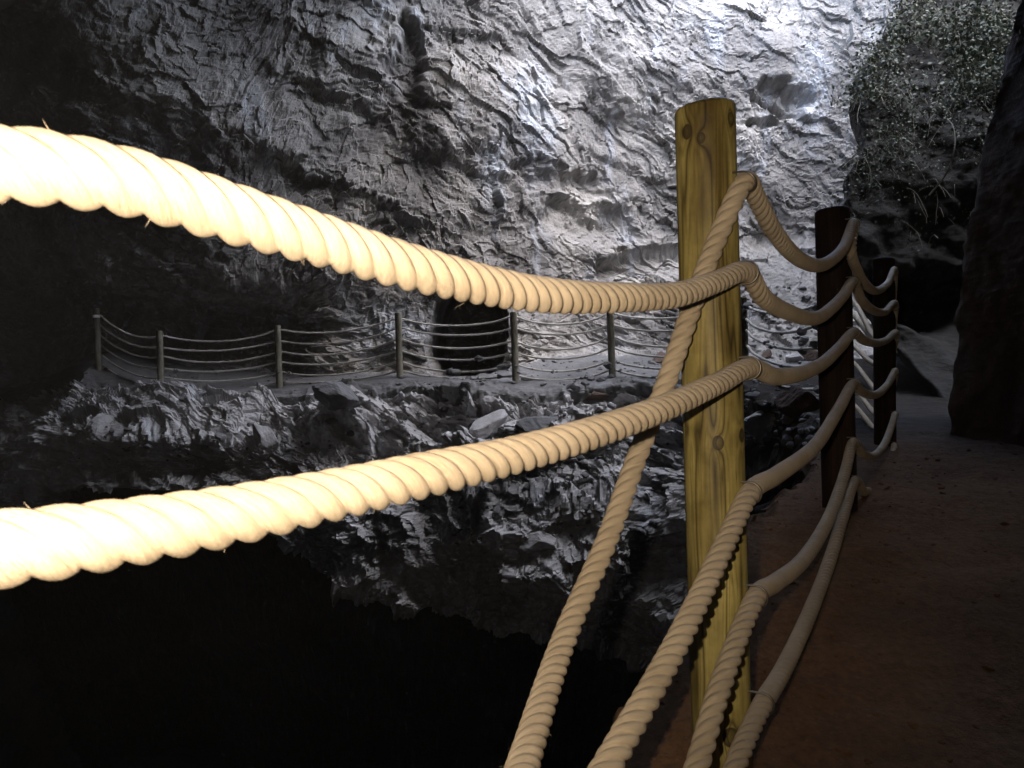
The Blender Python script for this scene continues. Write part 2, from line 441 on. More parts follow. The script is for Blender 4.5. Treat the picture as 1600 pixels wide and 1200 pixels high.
# amount of relief along the profile: flat trodden ledge, rough cliff and wall
amp = np.interp(kid, [0, 3, 4.8, 5.6, 6.0, 6.7, 7.3, 10], [1.1, 1.1, 1.0, 0.45, 0.10, 0.12, 0.9, 1.0])[:, None]
cl = ((kid > 2.8) & (kid < 5.2)).astype(float)[:, None]
H = H * amp * np.interp(kid, [0, 6.9, 7.6, 10], [0.85, 0.85, 0.68, 0.68])[:, None] + cl * 0.22 * facet(GX / 0.55, ARC / 0.4, 400, 1.5) + cl * 0.07 * facet(GX / 0.2, ARC / 0.16, 410, 1.5)
# large forms: (px, py, distance, half width m, half height m, push out m)
WRX = 0.30 * fbm(GX * 1.4, GZ * 1.4, 331, 4); WRZ = 0.22 * fbm(GX * 1.4 + 7, GZ * 1.4, 332, 4)
def blob(px, py, y, rx, rz, a):
    p = at(px, py, y)
    q = ((GX + WRX - p.x) / rx) ** 2 + ((GZ + WRZ - p.z) / rz) ** 2
    return a * np.exp(-q * q)
vert = (np.abs(NR[..., 2]) < 0.92)
fr = (kid > 2.6)[:, None] & vert
for b_ in ((545, 640, 13.2, 0.62, 0.30, 0.35), (900, 790, 12, 1.3, 1.0, 0.5), (820, 690, 12.2, 1.1, 0.25, 0.5), (250, 660, 13.5, 0.9, 0.5, 0.3),
           (1010, 930, 11.5, 0.9, 0.5, 0.3), (560, 820, 12.7, 0.7, 0.8, 0.2), (700, 640, 12.8, 0.5, 0.3, -0.45), (330, 720, 13.4, 0.4, 0.3, -0.3),
           (860, 900, 12, 0.5, 0.5, 0.3), (960, 625, 12, 0.5, 0.18, -0.35), (1250, 700, 10.5, 1.2, 0.4, 0.2)):
    H += np.where(fr, blob(*b_), 0) * ((kid < 5.3)[:, None])
wallm = (kid > 7.6)[:, None]
for b_ in ((1235, 150, 16.3, 0.55, 0.30, -0.5), (1200, 185, 16.2, 0.35, 0.12, -0.3), (1170, 250, 16, 0.25, 0.5, -0.25), (730, 170, 15, 1.1, 0.9, 0.35),
           (640, 90, 15, 0.30, 0.9, -0.4), (880, 270, 15, 1.0, 0.25, -0.35), (560, 110, 15, 0.9, 0.7, 0.25), (1010, 400, 15, 0.9, 0.25, -0.4),
           (930, 335, 15.3, 1.3, 0.45, -0.35), (770, 310, 14.6, 0.12, 0.35, 0.25), (1010, 120, 16, 1.6, 0.6, 0.3), (420, 200, 14.5, 1.3, 0.7, 0.2)):
    H += np.where(wallm, blob(*b_), 0)
def crease(p0, p1, y, a, up=0.8, dn=0.45):
    A = at(*p0, y); B = at(*p1, y)
    ex, ez = B.x - A.x, B.z - A.z; L = math.hypot(ex, ez)
    t = ((GX - A.x) * ex + (GZ - A.z) * ez) / L
    d = (-(GX - A.x) * ez + (GZ - A.z) * ex) / L + 0.10 * fbm(t * 1.7, t * 0 + 3.3, int(p0[0]), 4)
    e = sstep(-0.3, 0.3, t) * (1 - sstep(L - 0.3, L + 0.4, t))
    a = 0.62 * a
    s_ = sstep(-0.14, 0.05, d + 0.10 * facet(GX / 0.3, ARC / 0.2, int(p0[1]) + 900, 1.0))
    return e * (s_ * a * np.exp(-np.clip(d, 0, 99) / up) - (1 - s_) * 0.55 * a * np.exp(np.clip(d, -99, 0) / dn)) * (0.75 + 0.5 * fbm(t * 0.8, t * 0 + 8.1, int(p0[0]) + 5, 3))
for c_ in (((330, 200), (660, 345), 14.3, 0.30), ((660, 250), (800, 290), 15, 0.25), ((150, 110), (330, 250), 14, 0.25), ((830, 285), (960, 330), 15, 0.30),
           ((500, 20), (790, 60), 15, 0.3), ((960, 385), (1060, 440), 15, 0.28), ((1170, 130), (1290, 175), 16.3, 0.25), ((900, 210), (1050, 260), 15.5, 0.2),
           ((420, 110), (600, 190), 14.5, 0.18), ((1225, 385), (1345, 318), 15.0, -0.35)):
    H += np.where(wallm, crease(*c_), 0)
W0 = at(731, 520, 14.6)
VX = GX + NR[..., 0] * H; VY = GY + NR[..., 1] * H; VZ = GZ + NR[..., 2] * H
# the tunnel mouth
hx = W0.x + 0.10 * fbm(GZ * 1.5, GX * 0, 77, 3) + 0.12 * (GZ - 0.3)
q = (np.abs(VX - hx) / (0.72 - 0.10 * np.clip(VZ - 0.5, 0, 2))) ** 2.6 + (np.abs(VZ - 0.42) / 0.92) ** 2.6
hole = (1 - sstep(0.80, 1.05, q + 0.12 * fbm(GX * 3, GZ * 3, 91, 3))) * ((kid > 6.9) & (kid < 9.6))[:, None]
VY = VY + 3.4 * hole
def cut(r0, r1):
    V = np.stack([VX[r0:r1 + 1], VY[r0:r1 + 1], VZ[r0:r1 + 1]], -1).reshape(-1, 3)
    return V, grid_faces(r1 + 1 - r0, VX.shape[1])
i_deep = int(np.searchsorted(kid, 2.1)); i_lip = int(np.searchsorted(kid, 5.0)); i_base = int(np.searchsorted(kid, 6.95))
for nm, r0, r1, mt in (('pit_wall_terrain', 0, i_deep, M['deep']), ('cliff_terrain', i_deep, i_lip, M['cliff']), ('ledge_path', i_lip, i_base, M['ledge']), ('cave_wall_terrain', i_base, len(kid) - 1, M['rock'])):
    V, f = cut(r0, r1)
    tag(add(nm, mesh_np(nm, V, f, nm == 'ledge_path'), mt), kind='structure')

# ------------------------------------------------------------------ near path round the right side of the pit
ex_y = np.array([-4, -0.6, 0.5, 1.5, 3.0, 4.75, 7.0, 9.0, 10.9, 13])
ex_x = np.array([-2.4, -1.05, -0.34, P1.x - 0.22, P2.x - 0.26, P3.x - 0.28, P4.x - 0.3, 2.75, 2.7, 1.8])
ex_z = np.array([-0.85, -0.80, -0.77, P1.z, P2.z, P3.z, P4.z, FAR[6].z - 0.05, FAR[6].z, FAR[6].z])
gy = np.concatenate([np.arange(-3, 3.2, 0.02), np.arange(3.2, 12.5, 0.035)])
gu = np.concatenate([np.linspace(-1.6, -0.25, 90), np.linspace(-0.25, 0.25, 60)[1:], np.linspace(0.25, 4.2, 170)[1:]])   # offset from the path's edge
YY, UU = np.meshgrid(gy, gu, indexing='ij')
edge = np.interp(YY, ex_y, ex_x) + 0.10 * fbm(YY * 1.3, YY * 0, 201, 4)
zz = np.interp(YY, ex_y, ex_z)
XX = edge + UU
drop = np.clip(-UU, 0, 9)
Z = zz - np.where(UU < 0, 0.10 * np.clip(drop / 0.1, 0, 1) + 5.5 * np.clip(drop - 0.06, 0, 9), 0)
Z += 0.025 * fbm(XX * 0.9, YY * 0.9, 210, 4) + 0.010 * fbm(XX * 6, YY * 6, 220, 4) * (1 + 4 * (UU < 0))
XX = XX + np.where(UU < -0.05, 0.16 * facet(YY / 0.35, Z / 0.3, 230, 1.4) + 0.06 * facet(YY / 0.12, Z / 0.12, 231, 1.4), 0)
rb = np.interp(YY, [-4, 2, 4, 6, 9, 13], [1.9, 1.7, 1.8, 1.6, 1.9, 2.2])    # where the right-hand side rises
Z += np.clip(UU - rb, 0, 9) * 0.35 * (0.6 + 0.4 * fbm(XX, YY, 240, 3))
V = np.stack([XX, YY, Z], -1).reshape(-1, 3)
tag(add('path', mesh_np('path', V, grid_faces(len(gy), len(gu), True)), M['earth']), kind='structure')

# ------------------------------------------------------------------ pit floor
g1 = np.linspace(-22, 18, 60); g2 = np.linspace(-9, 36, 60)
A, B = np.meshgrid(g1, g2, indexing='xy')
V = np.stack([A, B, -12.4 + 0.5 * fbm(A * 0.4, B * 0.4, 300, 4)], -1).reshape(-1, 3)
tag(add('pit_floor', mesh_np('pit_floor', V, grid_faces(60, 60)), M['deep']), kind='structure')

# ------------------------------------------------------------------ cave roof and rock behind the camera, shaped to shut out skylight
ry = np.arange(-9, 19.01, 0.16); rx = np.arange(-18, 14.01, 0.16)
YY, XX = np.meshgrid(ry, rx, indexing='ij')
Z = np.interp(XX, [-17, -12, -8, -4, 0, 3, 14], [3.5, 4.6, 6.0, 7.6, 8.6, 9.2, 9.2])
Z -= np.clip(6 - YY, 0, 9) * 0.55 * np.interp(XX, [-10, 0, 6], [0.5, 0.7, 0.7])
Z = np.minimum(Z, 9.2 - 24 * np.maximum(np.maximum(sstep(-15, -18, XX), sstep(-3.5, -6.5, YY)), sstep(9, 12, XX) * (YY < 8.6)))
Z += 0.5 * fbm(XX * 0.35, YY * 0.35, 500, 5) + 0.35 * facet(XX / 1.2, YY / 1.2, 510, 1.2)
edge_x = np.interp(YY, [6.0, 7.2, 8.4, 9.5, 11.5, 14, 19], [14, 6.6, 4.0, 2.7, 1.3, 0.4, -0.4]) + 0.6 * fbm(YY * 0.5, YY * 0, 520, 3)  # mouth's edge drawn to set how daylight fades across the wall
keep = (XX < edge_x)
f = grid_faces(len(ry), len(rx))
kf = keep.ravel()[f].all(1)
V = np.stack([XX, YY, Z], -1).reshape(-1, 3)
fk = f[kf]; used = np.unique(fk); remap = np.full(len(V), -1); remap[used] = np.arange(len(used))
tag(add('cave_roof_terrain', mesh_np('cave_roof_terrain', V[used], remap[fk]), M['roof']), kind='structure')

# unseen rock sheets added at both ends to keep skylight out
SY, SZ = np.meshgrid(np.arange(3, 33, 0.15), np.arange(-17, 10, 0.15), indexing='xy')
for sx in (10.2, -13.6):
    V = np.stack([sx + 0.4 * rock_relief(SY, SZ, 800) - (0.3 if sx > 0 else -0.3) * np.abs(SY - 12) * 0, SY, SZ], -1).reshape(-1, 3)
    tag(add('side_light_blocker', mesh_np('side_light_blocker', V, grid_faces(*SY.shape)), M['roof']), kind='structure')

# ------------------------------------------------------------------ bank on the right, overgrown above, hollow below
def sheet(xa, xb, za, zb_, step):
    xs = np.arange(xa, xb, step); zs = np.arange(za, zb_, step)
    return np.meshgrid(xs, zs, indexing='xy')
BX, BZ = sheet(3.0, 8.4, -1.2, 5.6, 0.03)
sil = np.interp(BZ, [-1.2, 0.3, 1.2, 1.76, 2.6, 3.3, 3.9, 5, 8.2], [4.0, 3.9, 3.55, 3.80, 4.15, 4.35, 4.9, 5.6, 6.4]) + 0.12 * fbm(BZ * 1.2, BZ * 0, 600, 4)
BY = 8.4 + 0.28 * BZ - 0.30 * np.clip(BX - 4.6, 0, 9)
BY = BY + 0.35 * rock_relief(BX, BZ, 610) + 0.10 * fbm(BX * 2, BZ * 2, 620, 5)
hp = at(1470, 462, 8.3)
q = (np.abs(BX - hp.x) / 0.50) ** 2 + (np.abs(BZ - hp.z) / 0.34) ** 2
BY = BY + 0.9 * (1 - sstep(0.35, 1.5, q + 0.5 * fbm(BX * 2.2, BZ * 2.2, 630, 4)))
BY = BY - 0.9 * sstep(0.25, -0.8, BZ) + 0.55 * np.clip(BZ - 2.2, 0, 9)
# left of its outline the bank turns away and runs back to the wall
nfl = 30
cut_c = BX < sil
tq = np.clip((sil - BX) / 0.55, 0, 1.0)
BX2 = np.where(cut_c, sil + 2.6 * tq ** 1.3, BX); BYs = np.take_along_axis(BY, np.argmax(~cut_c, axis=1)[:, None], 1)
BY = np.where(cut_c, BYs + 4.4 * tq, BY); BX = BX2
V = np.stack([BX, BY, BZ], -1).reshape(-1, 3)
bank = tag(add('bank_terrain', mesh_np('bank_terrain', V, grid_faces(*BX.shape)), M['bank']), kind='structure')

# near rock wall at the right edge
RX, RZ = np.meshgrid(np.arange(0, 6.6, 0.04), np.arange(-1.3, 7.5, 0.04), indexing='xy')   # RX: distance along the wall, from its far corner towards the camera
prof = np.interp(RZ, [-1.3, -0.6, 0.2, 0.6, 1.2, 1.9, 2.6, 3.3, 7.5], [2.68, 2.78, 2.84, 2.88, 2.95, 3.15, 3.45, 3.9, 5.4])
WX = prof + 0.05 * np.clip(RX - 1.4, 0, 9) + 0.60 * np.clip(1.4 - RX, 0, 9) + 0.22 * rock_relief(RX, RZ, 700) + 1.5 * np.clip(0.25 - RX, 0, 1)
WY = 6.4 - RX + 0 * RZ + 0.05 * fbm(RX * 2, RZ * 2, 720, 4)
V = np.stack([WX, WY, RZ], -1).reshape(-1, 3)
tag(add('near_rock_terrain', mesh_np('near_rock_terrain', V, grid_faces(*RX.shape)), M['darkrock']), kind='structure')

# ------------------------------------------------------------------ ropes
ROPE_R = 0.0185
def spline(pts, step):
    """centripetal Catmull-Rom through the points, resampled every step metres"""
    P = [np.array(p[:]) for p in pts]
    P = [2 * P[0] - P[1]] + P + [2 * P[-1] - P[-2]]
    out = []
    for i in range(1, len(P) - 2):
        p0, p1, p2, p3 = P[i - 1:i + 3]
        t0 = 0; t1 = t0 + max(np.linalg.norm(p1 - p0), 1e-5) ** .5; t2 = t1 + max(np.linalg.norm(p2 - p1), 1e-5) ** .5; t3 = t2 + max(np.linalg.norm(p3 - p2), 1e-5) ** .5
        n = max(4, int(np.linalg.norm(p2 - p1) / 0.004))
        for k in range(n):
            t = t1 + (t2 - t1) * k / n
            A1 = (t1 - t) / (t1 - t0) * p0 + (t - t0) / (t1 - t0) * p1
            A2 = (t2 - t) / (t2 - t1) * p1 + (t - t1) / (t2 - t1) * p2
            A3 = (t3 - t) / (t3 - t2) * p2 + (t - t2) / (t3 - t2) * p3
            B1 = (t2 - t) / (t2 - t0) * A1 + (t - t0) / (t2 - t0) * A2
            B2 = (t3 - t) / (t3 - t1) * A2 + (t - t1) / (t3 - t1) * A3
            out.append((t2 - t) / (t2 - t1) * B1 + (t - t1) / (t2 - t1) * B2)
    out.append(P[-2]); out = np.array(out)
    s = np.concatenate([[0], np.cumsum(np.linalg.norm(np.diff(out, axis=0), axis=1))])
    q = np.arange(0, s[-1], step)
    return np.stack([np.interp(q, s, out[:, j]) for j in range(3)], 1), q

def frames(path):
    T = np.gradient(path, axis=0); T /= np.linalg.norm(T, axis=1, keepdims=True) + 1e-9
    U = np.zeros_like(T); u = np.cross(T[0], [0.3, 0.2, 1.0]); u /= np.linalg.norm(u)
    for i in range(len(T)):
        u = u - T[i] * np.dot(u, T[i]); u /= np.linalg.norm(u); U[i] = u
    return T, U, np.cross(T, U)

def rope_mesh(name, pts, r, step, nseg, lay=2.55, origin=None, strands=4, fray=None, seed=1):
    """three strands laid right-handed: a lobed section turning along the rope"""
    path, s = spline(pts, step)
    T, U, B = frames(path)
    th = np.linspace(0, 2 * np.pi, nseg, endpoint=False)
    rs = r * 0.545                                     # strand radius, strand centres at r - rs
    a = (th % (2 * np.pi / strands)) - np.pi / strands
    e = r - rs
    rad = e * np.cos(a) + np.sqrt(np.maximum(rs ** 2 - (e * np.sin(a)) ** 2, 0))
    turn = 2 * np.pi * s / (2 * r * lay)
    wob = 1 + 0.02 * gnoise(s * 9, s * 0, seed)
    ang = th[None, :] + turn[:, None] + 0.30 * gnoise(s * 7, s * 0 + 4.2, seed + 3)[:, None]
    rr = rad[None, :] * wob[:, None]
    V = path[:, None, :] + rr[..., None] * (np.cos(ang)[..., None] * U[:, None, :] + np.sin(ang)[..., None] * B[:, None, :])
    o = np.array(origin[:]) if origin is not None else np.zeros(3)
    n = len(path)
    i = np.arange(n - 1)[:, None] * nseg; j = np.arange(nseg)[None, :]; j2 = (j + 1) % nseg
    f = np.stack([i + j, i + j2, i + nseg + j2, i + nseg + j], -1).reshape(-1, 4)
    VV = (V - o).reshape(-1, 3)
    fibre = 2 * np.pi * r
    uu = (np.arange(nseg + 1) / nseg) * 4.0
    fu = np.stack([np.stack([np.repeat(s[:-1, None], nseg, 1) * 8, np.repeat(uu[None, :-1], n - 1, 0)], -1),
                   np.stack([np.repeat(s[:-1, None], nseg, 1) * 8, np.repeat(uu[None, 1:], n - 1, 0)], -1),
                   np.stack([np.repeat(s[1:, None], nseg, 1) * 8, np.repeat(uu[None, 1:], n - 1, 0)], -1),
                   np.stack([np.repeat(s[1:, None], nseg, 1) * 8, np.repeat(uu[None, :-1], n - 1, 0)], -1)], 2).reshape(-1, 2)
    if fray:                                           # loose fibres standing off the strands
        rnd = random.Random(seed); ev, ef = [], []
        base = len(VV)
        for _ in range(fray):
            k = rnd.randrange(5, n - 5); jj = rnd.randrange(nseg)
            p = VV[k * nseg + jj]; out = p - (path[k] - o); out = out / (np.linalg.norm(out) + 1e-9)
            dirn = out * rnd.uniform(.3, 1) + T[k] * rnd.uniform(-1, 1); dirn /= np.linalg.norm(dirn)
            L = rnd.choice([.003, .004, .006, .011 if rnd.random() < .25 else .005]); bend = np.array([rnd.uniform(-1, 1) for _ in range(3)])
            wv = np.cross(dirn, out + 0.1); wv = wv / (np.linalg.norm(wv) + 1e-9) * 0.00014
            w2 = np.cross(dirn, wv); m_ = 5
            b0 = base + len(ev)
            for q_ in range(m_):
                t = q_ / (m_ - 1); c = p + dirn * L * t + bend * L * 0.5 * t * t - out * 0.0008
                kk = 1 - 0.7 * t
                ev += [c + wv * kk, c + (-.5 * wv + .87 * w2) * kk, c + (-.5 * wv - .87 * w2) * kk]
            for q_ in range(m_ - 1):
                for z_ in range(3):
                    ef.append((b0 + q_ * 3 + z_, b0 + q_ * 3 + (z_ + 1) % 3, b0 + q_ * 3 + 3 + (z_ + 1) % 3, b0 + q_ * 3 + 3 + z_))
        VV = np.concatenate([VV, np.array(ev)]); f = np.concatenate([f, np.array(ef)])
        fu = np.concatenate([fu, np.tile([[0.1, 0.5]], (len(ef) * 4, 1))])
    me = mesh_np(name, VV, f)
    if len(me.loops) == len(fu):
        uv = me.uv_layers.new(name='UVMap'); uv.data.foreach_set('uv', fu.astype(np.float32).ravel())
    return me

# rope heights read off the photograph, span by span, lying in the vertical planes between the posts' path sides
A1y = [284, 426, 575, 770, 932, 1100]; A1x = [1160, 1163, 1167, 1168, 1178, 1188]
A2 = [(1334, 350), (1334, 441), (1334, 520), (1334, 600), (1333, 692), (1336, 752)]
A3 = [(1398, 426), (1399, 480), (1400, 524), (1399, 582), (1398, 648), (1397, 696)]
A4 = [(1322, 455), (1323, 482), (1323, 530), (1323, 558), (1323, 596), (1323, 620)]
near_mid = [   # left span (towards the camera)
    [(1120, 375), (1085, 468), (1040, 600), (995, 715), (950, 840), (885, 990), (822, 1180), (770, 1360)],
    [(1120, 440), (1060, 460), (970, 465), (860, 462), (760, 446), (620, 412), (500, 375), (360, 333), (200, 285), (60, 262), (-120, 250)],
    [(1120, 600), (1030, 640), (930, 675), (800, 712), (650, 745), (500, 778), (350, 808), (200, 832), (0, 858), (-150, 868)],
    [(1142, 830), (1100, 920), (1055, 1010), (1005, 1100), (950, 1195), (880, 1320)],
    [(1150, 1005), (1120, 1090), (1090, 1195), (1050, 1330)],
    [(1168, 1150), (1148, 1200), (1110, 1330)]]
mid12 = [
    [(1180, 306), (1205, 355), (1240, 398), (1275, 415), (1300, 406), (1320, 384)],
    [(1190, 462), (1230, 487), (1275, 497), (1300, 481), (1318, 462)],
    [(1210, 588), (1250, 584), (1285, 568), (1312, 543)],
    [(1213, 743), (1275, 695), (1310, 640)],
    [(1210, 912), (1255, 875), (1295, 810), (1320, 740)],
    [(1222, 1050), (1262, 965), (1295, 880), (1318, 805)]]
mid23 = [
    [(1330, 392), (1341, 426), (1358, 450), (1372, 454), (1388, 442)],
    [(1345, 467), (1365, 485), (1382, 488)],
    [(1350, 532), (1370, 536), (1385, 532)],
    [(1344, 610), (1360, 617), (1372, 615), (1387, 601)],
    [(1347, 708), (1366, 712), (1384, 690)],
    [(1350, 768), (1370, 760), (1386, 732)]]
mid34 = [
    [(1393, 490), (1380, 528), (1364, 524), (1343, 485)],
    [(1394, 520), (1381, 540), (1362, 528), (1340, 500)],
    [(1390, 566), (1365, 568), (1340, 546)],
    [(1390, 622), (1366, 607), (1340, 574)],
    [(1388, 668), (1366, 646), (1345, 620)],
    [(1388, 705), (1366, 672), (1345, 645)]]
words = ['thick hemp rope hanging slack and steep across the front of the yellow post',
         'bright thick rope sweeping left above all the other ropes, glaring white at its near end',
         'bright thick rope sagging left below the white one, crossing behind the steep slack rope',
         'tan rope running down left of the yellow post foot, fourth from the top',
         'dull tan rope crossing the lowest part of the yellow post, fifth from the top',
         'lowest brown rope lying close above the earth path beside the yellow post']
ropes_near = []; att = []
for k in range(6):
    a1 = at(A1x[k] + 4, A1y[k], 1.455); a2 = at(*A2[k], 2.93); a3 = at(*A3[k], 4.68); a4 = at(*A4[k], 6.9)
    dirp = Vector((-0.236 - 0.428, 0.37 - 1.46, 0))
    b = a1 + dirp
    left = [on_plane(px, py, a1, b) for px, py in near_mid[k]]
    if k == 0:      # the slack top rope hangs close to the post and only then swings towards the camera
        left = [at(px, py, dd) for (px, py), dd in zip(near_mid[0], (1.43, 1.412, 1.40, 1.36, 1.28, 1.13, 0.86, 0.62))]
    pts = list(reversed(left)) + [a1] + [on_plane(px, py, a1, a2) for px, py in mid12[k]] + [a2] + \
          [on_plane(px, py, a2, a3) for px, py in mid23[k]] + [a3] + [on_plane(px, py, a3, a4) for px, py in mid34[k]] + [a4]
    d0 = (pts[0] - pts[1]).normalized()
    pts = [pts[0] + d0 * 0.25 + Vector((0, 0, 0.01))] + pts
    o = add('hemp_rope', rope_mesh('hemp_rope', pts, ROPE_R, 0.0035, 36, origin=a1, fray=(500 if k < 3 else 150), seed=k + 1), M['rope'], loc=a1)
    tag(o, words[k], 'rope', 'hemp ropes of the near fence')
    att.append((a1, a2, a3, a4))
    ropes_near.append(pts)

# ------------------------------------------------------------------ posts
def post_mesh(name, h, r, up, below=0.25, nseg=48, seed=0, chamfer=0.010, flat=True):
    """turned timber post, local origin where it meets the ground, rising along up"""
    zs = np.concatenate([np.linspace(-below, h - chamfer, 60), [h - chamfer * 0.4, h - chamfer * 0.08, h]])
    rs = np.concatenate([np.full(60, r), [r - chamfer * 0.25, r - chamfer * 0.75, r - chamfer * 1.3]])
    th = np.linspace(0, 2 * np.pi, nseg, endpoint=False)
    ZZ, TH = np.meshgrid(zs, th, indexing='ij')
    wob = 1 + 0.018 * gnoise(np.cos(TH) * 1.3 + ZZ * 1.6 + seed, np.sin(TH) * 1.3 + ZZ * 0.5, 900 + seed)
    RR = rs[:, None] * wob
    V = np.stack([RR * np.cos(TH), RR * np.sin(TH), ZZ + 0.004 * (ZZ > h - 0.02) * np.cos(TH * 1 + seed)], -1)
    n = len(zs)
    i = np.arange(n - 1)[:, None] * nseg; j = np.arange(nseg)[None, :]; j2 = (j + 1) % nseg
    f = np.stack([i + j, i + j2, i + nseg + j2, i + nseg + j], -1).reshape(-1, 4)
    VV = V.reshape(-1, 3)
    top = len(VV) - nseg
    c = VV[top:].mean(0)
    inner = c + (VV[top:] - c) * 0.5; base = len(VV)
    VV = np.concatenate([VV, inner, [c]])
    f2 = np.stack([top + np.arange(nseg), top + (np.arange(nseg) + 1) % nseg, base + (np.arange(nseg) + 1) % nseg, base + np.arange(nseg)], 1)
    f3 = np.stack([base + np.arange(0, nseg, 2), base + np.arange(0, nseg, 2) + 1, base + (np.arange(0, nseg, 2) + 2) % nseg, np.full(nseg // 2, base + nseg)], 1)
    f = np.concatenate([f, f2, f3])
    shear = np.array([up.x / up.z, up.y / up.z, 0])
    VV = VV + VV[:, 2:3] * shear[None, :]
    return mesh_np(name, VV, f)

def half_ring(center, tangent, to_post, r, minor):
    """a steel staple bent round the rope, its two legs driven into the post"""
    t = Vector(tangent).normalized(); q = Vector(to_post); q = (q - t * q.dot(t)).normalized(); s = t.cross(q)
    path = []
    for a in np.linspace(-90, 90, 13):
        path.append(center - q * math.cos(R(a)) * r + s * math.sin(R(a)) * r)
    path = [path[0] + q * 0.03] + path + [path[-1] + q * 0.03]
    P_ = np.array([p[:] for p in path]); T, U, B = frames(P_)
    th = np.linspace(0, 2 * np.pi, 10, endpoint=False); n = len(P_)
    V = P_[:, None, :] + minor * (np.cos(th)[None, :, None] * U[:, None, :] + np.sin(th)[None, :, None] * B[:, None, :])
    i = np.arange(n - 1)[:, None] * 10; j = np.arange(10)[None, :]; j2 = (j + 1) % 10
    f = np.stack([i + j, i + j2, i + 10 + j2, i + 10 + j], -1).reshape(-1, 4)
    return mesh_np('staple', V.reshape(-1, 3), f)

P1top = at(1101, 165, 1.5); P2top = at(1300, 327, 3.0); P3top = at(1381, 404, 4.75); P4top = at(1308, 437, 7.0)
pins = [at(1095, 215, 1.447), at(1122, 692, 1.447), at(1141, 186, 1.46), at(1153, 680, 1.47), at(1068, 672, 1.47), at(1140, 1150, 1.45), at(1070, 205, 1.46)]
knots = [(tuple((p - P1)[:]), rr) for p, rr in zip(pins, (0.0085, 0.011, 0.010, 0.013, 0.011, 0.016, 0.013))]
wood_y = wood_mat('yellow_pine', (0.50, 0.40, 0.135), (0.35, 0.275, 0.085), (0.085, 0.06, 0.026), knots)
wood_d = wood_mat('dark_stained_pine', (0.050, 0.026, 0.018), (0.040, 0.020, 0.014), (0.022, 0.011, 0.009), (), 1.0, 0.8)
wood_f = wood_mat('weathered_pine', (0.20, 0.19, 0.155), (0.16, 0.15, 0.12), (0.09, 0.085, 0.07), (), 1.0, 0.8)
plist = [(P1, P1top, 0.0555, wood_y, 'stout yellow pine post with knots, crossed by the near ropes'),
         (P2, P2top, 0.062, wood_d, 'dark brown post standing just beyond the yellow pine post on the path'),
         (P3, P3top, 0.0615, wood_d, 'dark post deeper along the path, seen right beside the tallest dark brown post'),
         (P4, P4top, 0.058, wood_d, 'post hidden behind the tall dark brown post, where the pit turns')]
for i, (p, tp, r, m, lab) in enumerate(plist):
    up = tp - p
    o = add('wooden_post', post_mesh('wooden_post', up.z, r, up, seed=i), m, loc=p)
    tag(o, lab, 'post', 'posts of the near fence')
    if i == 3: continue
    for k in range(6):
        a = att[k][i]; pts = ropes_near[k]
        j = min(range(len(pts)), key=lambda q_: (pts[q_] - a).length)
        tan = (pts[j + 1] - pts[j - 1])
        axis = p + up * ((a.z - p.z) / up.z)
        add('staple', half_ring(a - p, tan, axis - a, ROPE_R + 0.0015, 0.0022), M['steel'], parent=o)

# ------------------------------------------------------------------ far fence round the ledge
flab = ['grey post at the far left end of the ledge, with a bright band',
        'olive grey post on a flat stone slab, second from the left on the far ledge',
        'grey post before the edge of the dark alcove, third from left on the ledge',
        'grey post on the far ledge left of the black tunnel mouth',
        'grey post on the far ledge at the right edge of the black tunnel mouth',
        'grey post on the far ledge between the tunnel mouth and the yellow post',
        'dark grey post close behind the right edge of the yellow post']
fposts = []
for i, (p, tp) in enumerate(zip(FAR, FARTOP)):
    up = tp - p
    me = post_mesh('ledge_post', up.z, 0.056 if i < 6 else 0.052, up, below=0.35, nseg=20, seed=20 + i, chamfer=0.015)
    o = add('ledge_post', me, wood_f, loc=p)
    tag(o, flab[i], 'post', 'posts of the far ledge fence')
    fposts.append(o)
# reflector band on the leftmost post
th = np.linspace(0, 2 * np.pi, 24, endpoint=False)
bm = bmesh.new(); up = FARTOP[0] - FAR[0]
r_ = bmesh.ops.create_cone(bm, cap_ends=False, segments=20, radius1=0.062, radius2=0.062, depth=0.05)
me = bpy.data.meshes.new('reflector'); bm.to_mesh(me); bm.free()
add('reflector', me, M['stonepale'], parent=fposts[0], loc=up * 0.87)

fr_frac = [0.92, 0.755, 0.585, 0.42, 0.25, 0.10]
sagm = {0: 0.16, 1: 0.13, 2: 0.12, 3: 0.13, 4: 0.14, 5: 0.16, 6: 0.18}
flw = ['topmost', 'second from the top', 'third from the top', 'fourth from the top', 'fifth from the top', 'lowest']
chain = list(zip(FAR, FARTOP)) + [(P4, P4top)]
rnd = random.Random(5)
for k in range(6):
    pts = []
    for i in range(len(chain) - 1):
        (pa, ta), (pb, tb) = chain[i], chain[i + 1]
        A = pa + (ta - pa) * (fr_frac[k] + rnd.uniform(-.015, .015)); Bq = pb + (tb - pb) * fr_frac[k]
        if i == len(chain) - 2: Bq = att[k][3].copy()
        off = Vector((0, 0.065, 0)); 
        A = A + off
        if i < len(chain) - 2: Bq = Bq + off
        sg = sagm[i] * rnd.uniform(0.8, 1.15) * (1.0 if k < 5 else 0.7)
        n = 7
        for q_ in range(n):
            t = q_ / n
            pts.append(A.lerp(Bq, t) - Vector((0, 0, sg * 4 * t * (1 - t))))
    pts.append(att[k][3].copy())
    o = add('ledge_rope', rope_mesh('ledge_rope', pts, 0.0185, 0.014, 12, origin=pts[0], seed=40 + k), M['farrope'], loc=pts[0])
    tag(o, 'thin pale rope along the far ledge posts, ' + flw[k] + ' of six', 'rope', 'ropes of the far ledge fence')

